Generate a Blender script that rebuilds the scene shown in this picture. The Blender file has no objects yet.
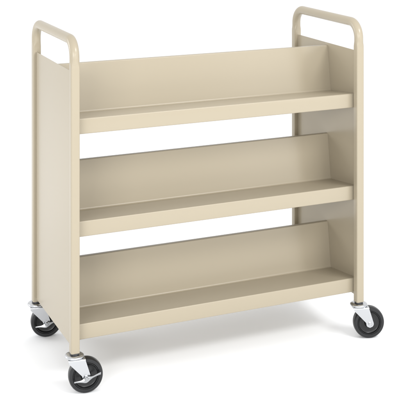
import bpy, bmesh, math
from mathutils import Vector, Matrix

scene = bpy.context.scene
COL = scene.collection
R = math.radians

# ------------------------------------------------------------------ camera
cam_d = bpy.data.cameras.new('camera')
cam = bpy.data.objects.new('camera', cam_d)
COL.objects.link(cam)
GZ = 0.1187                                   # height of the post ends above the floor
cam.location = (-0.9508, -3.1119, 1.4056 + GZ)
cam.rotation_euler = (R(90), 0, -0.4103)      # level view camera, front dropped (shift)
cam_d.sensor_width = 36
cam_d.lens = 1098.7 / 400 * 36
cam_d.shift_y = -(200 + 125.25) / 400
cam_d.clip_start = 0.1
cam_d.clip_end = 200
scene.camera = cam

# ------------------------------------------------------------------ world: white studio
world = bpy.data.worlds.new('World')
scene.world = world
world.use_nodes = True
bg = world.node_tree.nodes['Background']
wn, wl = world.node_tree.nodes, world.node_tree.links
w_tc = wn.new('ShaderNodeTexCoord'); w_sep = wn.new('ShaderNodeSeparateXYZ')
w_map = wn.new('ShaderNodeMapRange')          # ambient a little brighter overhead, gradient added for shading contrast
w_map.inputs['From Min'].default_value = 0.0; w_map.inputs['From Max'].default_value = 1.0
w_map.inputs['To Min'].default_value = 1.06; w_map.inputs['To Max'].default_value = 1.16
wl.new(w_tc.outputs['Generated'], w_sep.inputs[0]); wl.new(w_sep.outputs['Z'], w_map.inputs['Value'])
wl.new(w_map.outputs['Result'], bg.inputs['Strength'])
bg.inputs['Color'].default_value = (1.0, 1.0, 1.0, 1)

def area(name, loc, target, size, power, size_y=None, col=(1, 1, 1)):
    l = bpy.data.lights.new(name, 'AREA')
    l.shape = 'RECTANGLE'
    l.size = size
    l.size_y = size_y or size
    l.energy = power
    l.color = col
    o = bpy.data.objects.new(name, l)
    COL.objects.link(o)
    o.location = loc
    o.rotation_euler = (Vector(target) - Vector(loc)).to_track_quat('-Z', 'Y').to_euler()
    return o

area('high_fill', (1.7, -2.7, 3.1), (0.5, 0.1, 0.45), 1.4, 72, 0.8)  # unseen lamp added high in front to lift the shelf floors
area('front_fill', (0.2, -4.2, 1.7), (0.5, 0.2, 0.45), 2.4, 40, 1.0)  # added frontal fill, brightens the recessed shelf backs
area('left_fill', (-2.4, -3.0, 1.6), (0.3, 0.2, 0.45), 1.6, 62, 1.4)  # added side fill for the left and inner right end panels
area('rear_left_fill', (-3.0, 2.6, 1.5), (0, 0.2, 0.45), 1.6, 42, 1.4)  # added fill from behind, brightens the outer left end panel
area('highlight_softbox', (2.9, -3.6, 1.3), (0.6, 0.2, 0.5), 1.0, 13, 1.7)

scene.view_settings.view_transform = 'Standard'
scene.view_settings.look = 'None'
scene.view_settings.exposure = 0.0
scene.view_settings.gamma = 1.0
scene.cycles.max_bounces = 12
scene.cycles.diffuse_bounces = 8
scene.render.resolution_x = 1024
scene.render.resolution_y = 1024

# ------------------------------------------------------------------ materials
def new_mat(name):
    m = bpy.data.materials.new(name)
    m.use_nodes = True
    nt = m.node_tree
    return m, nt, nt.nodes['Principled BSDF']

def mat_floor():
    m, nt, b = new_mat('white_sweep')
    b.inputs['Base Color'].default_value = (0.935, 0.945, 0.96, 1)
    b.inputs['Roughness'].default_value = 0.9
    b.inputs['Specular IOR Level'].default_value = 0.2
    return m

def mat_paint():
    """satin powder coat: faint orange-peel bump and slight tone drift"""
    m, nt, b = new_mat('cream_powder_coat')
    tc = nt.nodes.new('ShaderNodeTexCoord')
    n1 = nt.nodes.new('ShaderNodeTexNoise'); n1.inputs['Scale'].default_value = 2.2
    n1.inputs['Detail'].default_value = 3
    mix = nt.nodes.new('ShaderNodeMix'); mix.data_type = 'RGBA'
    mix.inputs[6].default_value = (0.348, 0.303, 0.224, 1)
    mix.inputs[7].default_value = (0.355, 0.309, 0.229, 1)
    n3 = nt.nodes.new('ShaderNodeTexNoise'); n3.inputs['Scale'].default_value = 4
    rr = nt.nodes.new('ShaderNodeMapRange')
    rr.inputs['To Min'].default_value = 0.285; rr.inputs['To Max'].default_value = 0.30
    L = nt.links.new
    for n in (n1, n3): L(tc.outputs['Object'], n.inputs['Vector'])
    L(n1.outputs['Fac'], mix.inputs[0]); L(mix.outputs[2], b.inputs['Base Color'])
    L(n3.outputs['Fac'], rr.inputs['Value']); L(rr.outputs['Result'], b.inputs['Roughness'])
    
    b.inputs['IOR'].default_value = 1.5
    b.inputs['Specular IOR Level'].default_value = 0.3
    b.inputs['Coat Weight'].default_value = 0.18
    b.inputs['Coat Roughness'].default_value = 0.16
    return m

def mat_chrome(name='bright_zinc', col=(0.56, 0.57, 0.585), r0=0.14, r1=0.3):
    m, nt, b = new_mat(name)
    tc = nt.nodes.new('ShaderNodeTexCoord')
    n = nt.nodes.new('ShaderNodeTexNoise'); n.inputs['Scale'].default_value = 90
    rr = nt.nodes.new('ShaderNodeMapRange')
    rr.inputs['To Min'].default_value = r0; rr.inputs['To Max'].default_value = r1
    nt.links.new(tc.outputs['Object'], n.inputs['Vector'])
    nt.links.new(n.outputs['Fac'], rr.inputs['Value'])
    nt.links.new(rr.outputs['Result'], b.inputs['Roughness'])
    b.inputs['Metallic'].default_value = 1
    b.inputs['Base Color'].default_value = (*col, 1)
    return m

def mat_rubber(name, col, rough):
    m, nt, b = new_mat(name)
    tc = nt.nodes.new('ShaderNodeTexCoord')
    n = nt.nodes.new('ShaderNodeTexNoise'); n.inputs['Scale'].default_value = 60
    n.inputs['Detail'].default_value = 4
    mix = nt.nodes.new('ShaderNodeMix'); mix.data_type = 'RGBA'
    mix.inputs[6].default_value = (*[c * 0.8 for c in col], 1)
    mix.inputs[7].default_value = (*[c * 1.25 for c in col], 1)
    nt.links.new(tc.outputs['Object'], n.inputs['Vector'])
    nt.links.new(n.outputs['Fac'], mix.inputs[0])
    nt.links.new(mix.outputs[2], b.inputs['Base Color'])
    b.inputs['Roughness'].default_value = rough
    return m

PAINT, CHROME, FLOOR = mat_paint(), mat_chrome(), mat_floor()
STEEL = mat_chrome('pressed_steel', (0.40, 0.41, 0.42), 0.16, 0.34)
TYRE = mat_rubber('black_rubber', (0.008, 0.0085, 0.0095), 0.34)
CORE = mat_rubber('black_phenolic', (0.005, 0.0055, 0.006), 0.3)
DARK = mat_rubber('blackened_steel', (0.03, 0.03, 0.032), 0.4)

# ------------------------------------------------------------------ helpers
def link(name, bm, m, parent=None, loc=(0, 0, 0), sharp=38):
    bmesh.ops.remove_doubles(bm, verts=bm.verts, dist=1e-6)
    bmesh.ops.recalc_face_normals(bm, faces=bm.faces)
    me = bpy.data.meshes.new(name)
    bm.to_mesh(me); bm.free()
    me.materials.append(m)
    me.shade_smooth()
    me.set_sharp_from_angle(angle=R(sharp))
    o = bpy.data.objects.new(name, me)
    COL.objects.link(o)
    o.location = loc
    if parent: o.parent = parent
    return o

def fillet(pts, rads, seg=5):
    """open 2-D polyline with rounded corners"""
    out = [Vector(pts[0])]
    for i in range(1, len(pts) - 1):
        p, a, b = Vector(pts[i]), Vector(pts[i - 1]), Vector(pts[i + 1])
        u, v = (a - p).normalized(), (b - p).normalized()
        r = rads[i - 1] if isinstance(rads, (list, tuple)) else rads
        ang = u.angle(v)
        if r < 1e-5 or ang > math.pi - 0.02:
            out.append(p); continue
        t = r / math.tan(ang / 2)
        c = p + (u + v).normalized() * (r / math.sin(ang / 2))
        s, e = p + u * t - c, p + v * t - c
        tot = s.angle(e)
        for k in range(seg + 1):
            f = k / seg
            q = (s * math.sin((1 - f) * tot) + e * math.sin(f * tot)) / math.sin(tot)
            out.append(c + q)
    out.append(Vector(pts[-1]))
    return out

def offset_line(line, d):
    res = []
    n = len(line)
    for i, p in enumerate(line):
        t1 = (line[i] - line[i - 1]).normalized() if i > 0 else None
        t2 = (line[i + 1] - line[i]).normalized() if i < n - 1 else None
        if t1 is None: t1 = t2
        if t2 is None: t2 = t1
        n1 = Vector((-t1.y, t1.x)); n2 = Vector((-t2.y, t2.x))
        m = (n1 + n2).normalized()
        res.append(p + m * (d / max(0.3, m.dot(n1))))
    return res

def sheet(bm, line, th, a0, a1, axes):
    """bent sheet metal: polyline profile of thickness th pushed from a0 to a1.
    axes(u, v, w) -> 3-D point"""
    A, B = offset_line(line, th / 2), offset_line(line, -th / 2)
    V = []
    for w in (a0, a1):
        V.append([[bm.verts.new(axes(p.x, p.y, w)) for p in A], [bm.verts.new(axes(p.x, p.y, w)) for p in B]])
    n = len(line)
    for i in range(n - 1):
        for s in (0, 1):
            bm.faces.new((V[0][s][i], V[0][s][i + 1], V[1][s][i + 1], V[1][s][i]))
        for w in (0, 1):
            bm.faces.new((V[w][0][i], V[w][0][i + 1], V[w][1][i + 1], V[w][1][i]))
    for i in (0, n - 1):
        bm.faces.new((V[0][0][i], V[0][1][i], V[1][1][i], V[1][0][i]))

def section(a, b, r, k=7):
    """rounded rectangle, half sizes a x b"""
    out = []
    for cx, cy, s in ((a - r, b - r, 0), (-a + r, b - r, 90), (-a + r, -b + r, 180), (a - r, -b + r, 270)):
        for i in range(k + 1):
            t = R(s + 90 * i / k)
            out.append((cx + r * math.cos(t), cy + r * math.sin(t)))
    return out

def loft(bm, rings, cap=(True, True)):
    L = [[bm.verts.new(p) for p in ring] for ring in rings]
    n = len(L[0])
    for i in range(len(L) - 1):
        for j in range(n):
            bm.faces.new((L[i][j], L[i][(j + 1) % n], L[i + 1][(j + 1) % n], L[i + 1][j]))
    if cap[0]: bm.faces.new(L[0])
    if cap[1]: bm.faces.new(L[-1][::-1])

def lathe(bm, prof, M=Matrix.Identity(4), n=64):
    """closed ring profile of (radius, height) turned about local Z"""
    rings = []
    for k in range(n):
        t = 2 * math.pi * k / n
        rings.append([bm.verts.new(M @ Vector((r * math.cos(t), r * math.sin(t), z))) for r, z in prof])
    m = len(prof)
    for k in range(n):
        a, b = rings[k], rings[(k + 1) % n]
        for i in range(m):
            j = (i + 1) % m
            if prof[i][0] < 1e-6 and prof[j][0] < 1e-6: continue
            f = [a[i], a[j], b[j], b[i]]
            if prof[i][0] < 1e-6: f = [a[i], a[j], b[j]]
            elif prof[j][0] < 1e-6: f = [a[i], a[j], b[i]]
            bm.faces.new(f)

def plate(bm, outline, th, M):
    """flat outline (x, y) of thickness th, softened edge"""
    e = min(0.0006, th * 0.3)
    pts = [Vector(p) for p in outline]
    n = len(pts)
    c = sum(pts, Vector((0, 0))) / n
    ins = [p + (c - p).normalized() * e for p in pts]
    rings = []
    for src, z in ((ins, -th / 2), (pts, -th / 2 + e), (pts, th / 2 - e), (ins, th / 2)):
        rings.append([M @ Vector((p.x, p.y, z)) for p in src])
    loft(bm, rings)

# ------------------------------------------------------------------ the setting
bm = bmesh.new()
vs = [bm.verts.new(p) for p in ((-40, -12, 0), (40, -12, 0), (40, 60, 0), (-40, 60, 0))]
bm.faces.new(vs)
floor = link('floor', bm, FLOOR)
floor['kind'] = 'structure'

# ------------------------------------------------------------------ the cart
W, D = 0.9733, 0.4287
cart = bpy.data.objects.new('book_cart', None)
COL.objects.link(cart)
cart.empty_display_size = 0.2
cart['label'] = 'cream steel library book cart with three sloping shelves, looped handles and black casters'
cart['category'] = 'book cart'

HA, HB, HR = 0.0135, 0.0125, 0.0045     # post half width (x), half depth (y), corner radius
TR = 0.0148                             # handle tube radius
ZTOP = 0.9312 - TR                      # handle centre line
Z0, Z1 = 0.8385, 0.858                  # where the round handle is formed into the flat post

# posts
for x in (0, W):
    for y in (0, D):
        bm = bmesh.new()
        rings = []
        for z, s in ((0, -0.0008), (0.0008, 0), (0.3, 0), (0.6, 0), (Z0, 0)):
            rings.append([(px, py, z) for px, py in section(HA + s, HB + s, HR)])
        loft(bm, rings, (True, False))
        link('post', bm, PAINT, cart, (x, y, GZ), 30)

# push handles: round tube bent twice, squeezed into the posts at both ends
def handle_path():
    rb = 0.050
    P = []
    for i in range(6):
        z = Z0 + (Z1 - Z0) * i / 5
        P.append(((0, z), (0, 1), i / 5))
    zt = ZTOP - rb
    for i in range(1, 4):
        P.append(((0, Z1 + (zt - Z1) * i / 3), (0, 1), 1))
    for i in range(1, 17):
        t = R(90 * i / 16)
        P.append(((rb - rb * math.cos(t), zt + rb * math.sin(t)), (math.sin(t), math.cos(t)), 1))
    half = list(P)
    for (y, z), (ty, tz), f in reversed(half):
        P.append(((D - y, z), (ty, -tz), f))
    return P

for x in (0, W):
    bm = bmesh.new()
    rings = []
    cs = section(TR, TR, TR); fs = section(HA, HB, HR)
    for (y, z), (ty, tz), f in handle_path():
        g = f * f * (3 - 2 * f)
        T = Vector((0, ty, tz)); X = Vector((1, 0, 0)); N = T.cross(X)   # for T=+z, N=+y
        ring = []
        down = 1 if y <= D / 2 else -1
        for c, q in zip(cs, fs):
            a = c[0] * g + q[0] * (1 - g); b = c[1] * g + q[1] * (1 - g)
            ring.append(Vector((0, y, z)) + X * a + N * b)
        rings.append(ring)
    loft(bm, rings, (False, False))
    link('push_handle', bm, PAINT, cart, (x, 0, GZ), 50)

# end panels
ZP0, ZP1 = 0.012, 0.8232
for x, sgn in ((0, -1), (W, 1)):
    bm = bmesh.new()
    j = 0.0032 * sgn
    pts = [(0, 0.008), (0, 0.0138), (j, 0.0184), (j, D - 0.0184), (0, D - 0.0138), (0, D - 0.008)]
    line = fillet(pts, 0.004, 4)
    sheet(bm, line, 0.0014, ZP0, ZP1, lambda u, v, w: (u, v, w))
    link('end_panel', bm, PAINT, cart, (x, 0, GZ), 30)

# shelves
PITCH, ZB = 0.305, 0.0251
LIPH = 0.0462
YL, YS, ZS, ZA, HT = 0.0195, 0.186, 0.0265, 0.1785, 0.0075
XS0, XS1 = -0.0023, W + 0.0023
for k in range(3):
    base = (0, 0, GZ + ZB + k * PITCH)
    # tray: front lip, floor of the front side, floor of the back side, back lip
    bm = bmesh.new()
    slope = (ZS - LIPH) / (YS - YL)
    YF = YS - 0.016
    ZF = ZS - slope * 0.016
    for side in (1, -1):
        f = lambda y: y if side > 0 else D - y
        pts = [(f(YL + 0.014), 0.0008), (f(YL), 0.0008), (f(YL), LIPH), (f(YF), ZF)]
        sheet(bm, fillet(pts, [0.0022, 0.0026], 5), 0.0014, XS0, XS1, lambda u, v, w: (w, u, v))
    sh = link('shelf', bm, PAINT, cart, base, 30)
    # the two leaning backs, folded together along the ridge
    for side in (1, -1):
        bm = bmesh.new()
        f = lambda y: y if side > 0 else D - y
        pts = [(f(YF + 0.00004), ZF), (f(YS), ZS), (f(D / 2 - HT), ZA), (f(D / 2 - 0.0002), ZA)]
        line = fillet(pts, [0.007, 0.0022], 7)
        sheet(bm, line, 0.0014, XS0, XS1, lambda u, v, w: (w, u, v))
        link('back_panel', bm, PAINT, sh, (0, 0, 0), 30)

# casters
AX, TRAIL, WR, WW = -0.0677, 0.0325, 0.0510, 0.0145      # axle height, trail, wheel radius, half width

def make_caster():
    # fork: crown plate plus two tapering legs (the caster itself)
    bm = bmesh.new()
    hw = 0.0205
    U = []
    for k in range(19): U.append((-hw, AX - 0.0125 + (-0.0200 - AX + 0.0125) * k / 18))
    corner = fillet([U[-1], (-hw, -0.0152), (hw, -0.0152), (hw, U[-1][1])], 0.0032, 5)
    line = [Vector(p) for p in U] + corner[1:-1] + [Vector((hw, z)) for _, z in reversed(U)]
    def span(z):
        dz = z - AX
        r = 0.0125
        if dz < 0.003:
            h = math.sqrt(max(r * r - dz * dz, 1e-7)); return TRAIL - h, TRAIL + h
        f = min(1, (dz - 0.003) / (-0.0225 - AX - 0.003))
        g = min(1, (dz - 0.003) / (-0.0190 - AX - 0.003))
        q = math.sqrt(r * r - 9e-6)
        return (TRAIL - q) * (1 - f) - 0.0205 * f, (TRAIL + q) * (1 - g) + 0.0300 * g
    A, B = offset_line(line, 0.0012), offset_line(line, -0.0012)
    rings = []
    for p, a, b in zip(line, A, B):
        x0, x1 = span(min(p.y, -0.0190))
        rings.append([Vector((x0, a.x, a.y)), Vector((x1, a.x, a.y)), Vector((x1, b.x, b.y)), Vector((x0, b.x, b.y))])
    loft(bm, rings)
    fork = link('caster', bm, CHROME, cart, (0, 0, 0), 30)
    # swivel raceway and stem
    bm = bmesh.new()
    lathe(bm, [(0, -0.0140), (0.0225, -0.0140), (0.0265, -0.0128), (0.0285, -0.0105), (0.0285, -0.0080),
               (0.0265, -0.0058), (0.0215, -0.0046), (0.0160, -0.0044), (0, -0.0044)])
    link('swivel_ring', bm, CHROME, fork, sharp=50)
    bm = bmesh.new()
    lathe(bm, [(0, -0.0046), (0.0135, -0.0046), (0.0140, -0.0040), (0.0140, -0.0006), (0.0132, 0.0004), (0, 0.0004)])
    link('stem_collar', bm, DARK, fork, sharp=50)
    # wheel
    M = Matrix.Translation((TRAIL, 0, AX)) @ Matrix.Rotation(R(90), 4, 'X')
    bm = bmesh.new()
    h = WW
    half = [(0.0380, h * 0.78), (0.0400, h * 0.96), (0.0450, h), (0.0482, h * 0.93), (0.0502, h * 0.74), (WR, h * 0.42), (WR, 0)]
    prof = half + [(r, -z) for r, z in reversed(half[:-1])]
    lathe(bm, prof, M, 96)
    wheel = link('wheel', bm, TYRE, fork, sharp=35)
    bm = bmesh.new()
    half = [(0.0065, h * 1.12), (0.0120, h * 1.12), (0.0140, h * 0.98), (0.0160, h * 0.52), (0.0190, h * 0.42),
            (0.0320, h * 0.48), (0.0345, h * 0.60), (0.0362, h * 0.86), (0.0379, h * 0.86), (0.0384, h * 0.70)]
    prof = half + [(r, -z) for r, z in reversed(half)]
    lathe(bm, prof, M, 96)
    link('wheel_core', bm, CORE, fork, sharp=35)
    # axle bolt with hexagon head and nut
    bm = bmesh.new()
    for s in (-1, 1):
        rings = []
        for r, y in ((0.0062, 0.0217), (0.0062, 0.0262), (0.0052, 0.0272)):
            rings.append([Vector((TRAIL + r * math.cos(R(60 * i + 12)), s * y, AX + r * math.sin(R(60 * i + 12)))) for i in range(6)])
        loft(bm, rings)
    lathe(bm, [(0, -0.0218), (0.004, -0.0218), (0.004, 0.0218), (0, 0.0218)], M, 16)
    link('axle_bolt', bm, CHROME, fork, sharp=30)
    return fork

def add_brake(fork):
    """side lock: a bowed pressed-steel lever across the axle with a foot tab"""
    bm = bmesh.new()
    N = 18
    rings = []
    for i in range(N + 1):
        t = i / N
        s = -0.033 + 0.079 * t                       # along the wheel
        z = AX + (-0.0105 + 0.0030 * math.sin(t * math.pi)) + 0.027 * max(0, t - 0.25) ** 1.3
        y = -0.0232 - 0.0055 * math.sin(math.pi * min(1, t * 1.05)) ** 1.5
        w = 0.0022 + 0.0058 * math.exp(-((t - 0.45) / 0.15) ** 2) + 0.0016 * max(0, t - 0.7) / 0.3
        th = 0.0011
        tilt = 0.10 + 0.25 * math.sin(t * 5.0)
        u = Vector((0, -math.sin(tilt), -math.cos(tilt))); v = Vector((0, -math.cos(tilt), math.sin(tilt)))
        c = Vector((TRAIL + s - 0.004, y, z))
        ring = []
        for a, b in section(w, th, 0.0009, 3):
            ring.append(c + u * a + v * b)
        rings.append(ring)
    loft(bm, rings)
    lathe(bm, [(0, 0.0262), (0.0058, 0.0262), (0.0062, 0.0300), (0.0050, 0.0325), (0, 0.0330)],
          Matrix.Translation((TRAIL - 0.0015, 0, AX - 0.001)) @ Matrix.Rotation(R(90), 4, 'X'), 24)
    link('brake_lever', bm, STEEL, fork, sharp=45)

plain = make_caster()
spots = [((0, 0), -8, True), ((W, 0), -17, False), ((0, D), -10, True), ((W, D), -24, False)]
def clone(o, parent):
    c = o.copy(); COL.objects.link(c); c.parent = parent
    for ch in o.children: clone(ch, c)
    return c
forks = [plain] + [clone(plain, cart) for _ in range(3)]
for f, ((x, y), a, brake) in zip(forks, spots):
    f.location = (x, y, GZ); f.rotation_euler = (0, 0, R(a))
    if brake:
        add_brake(f)
        f['label'] = 'caster with a bright metal brake lever'
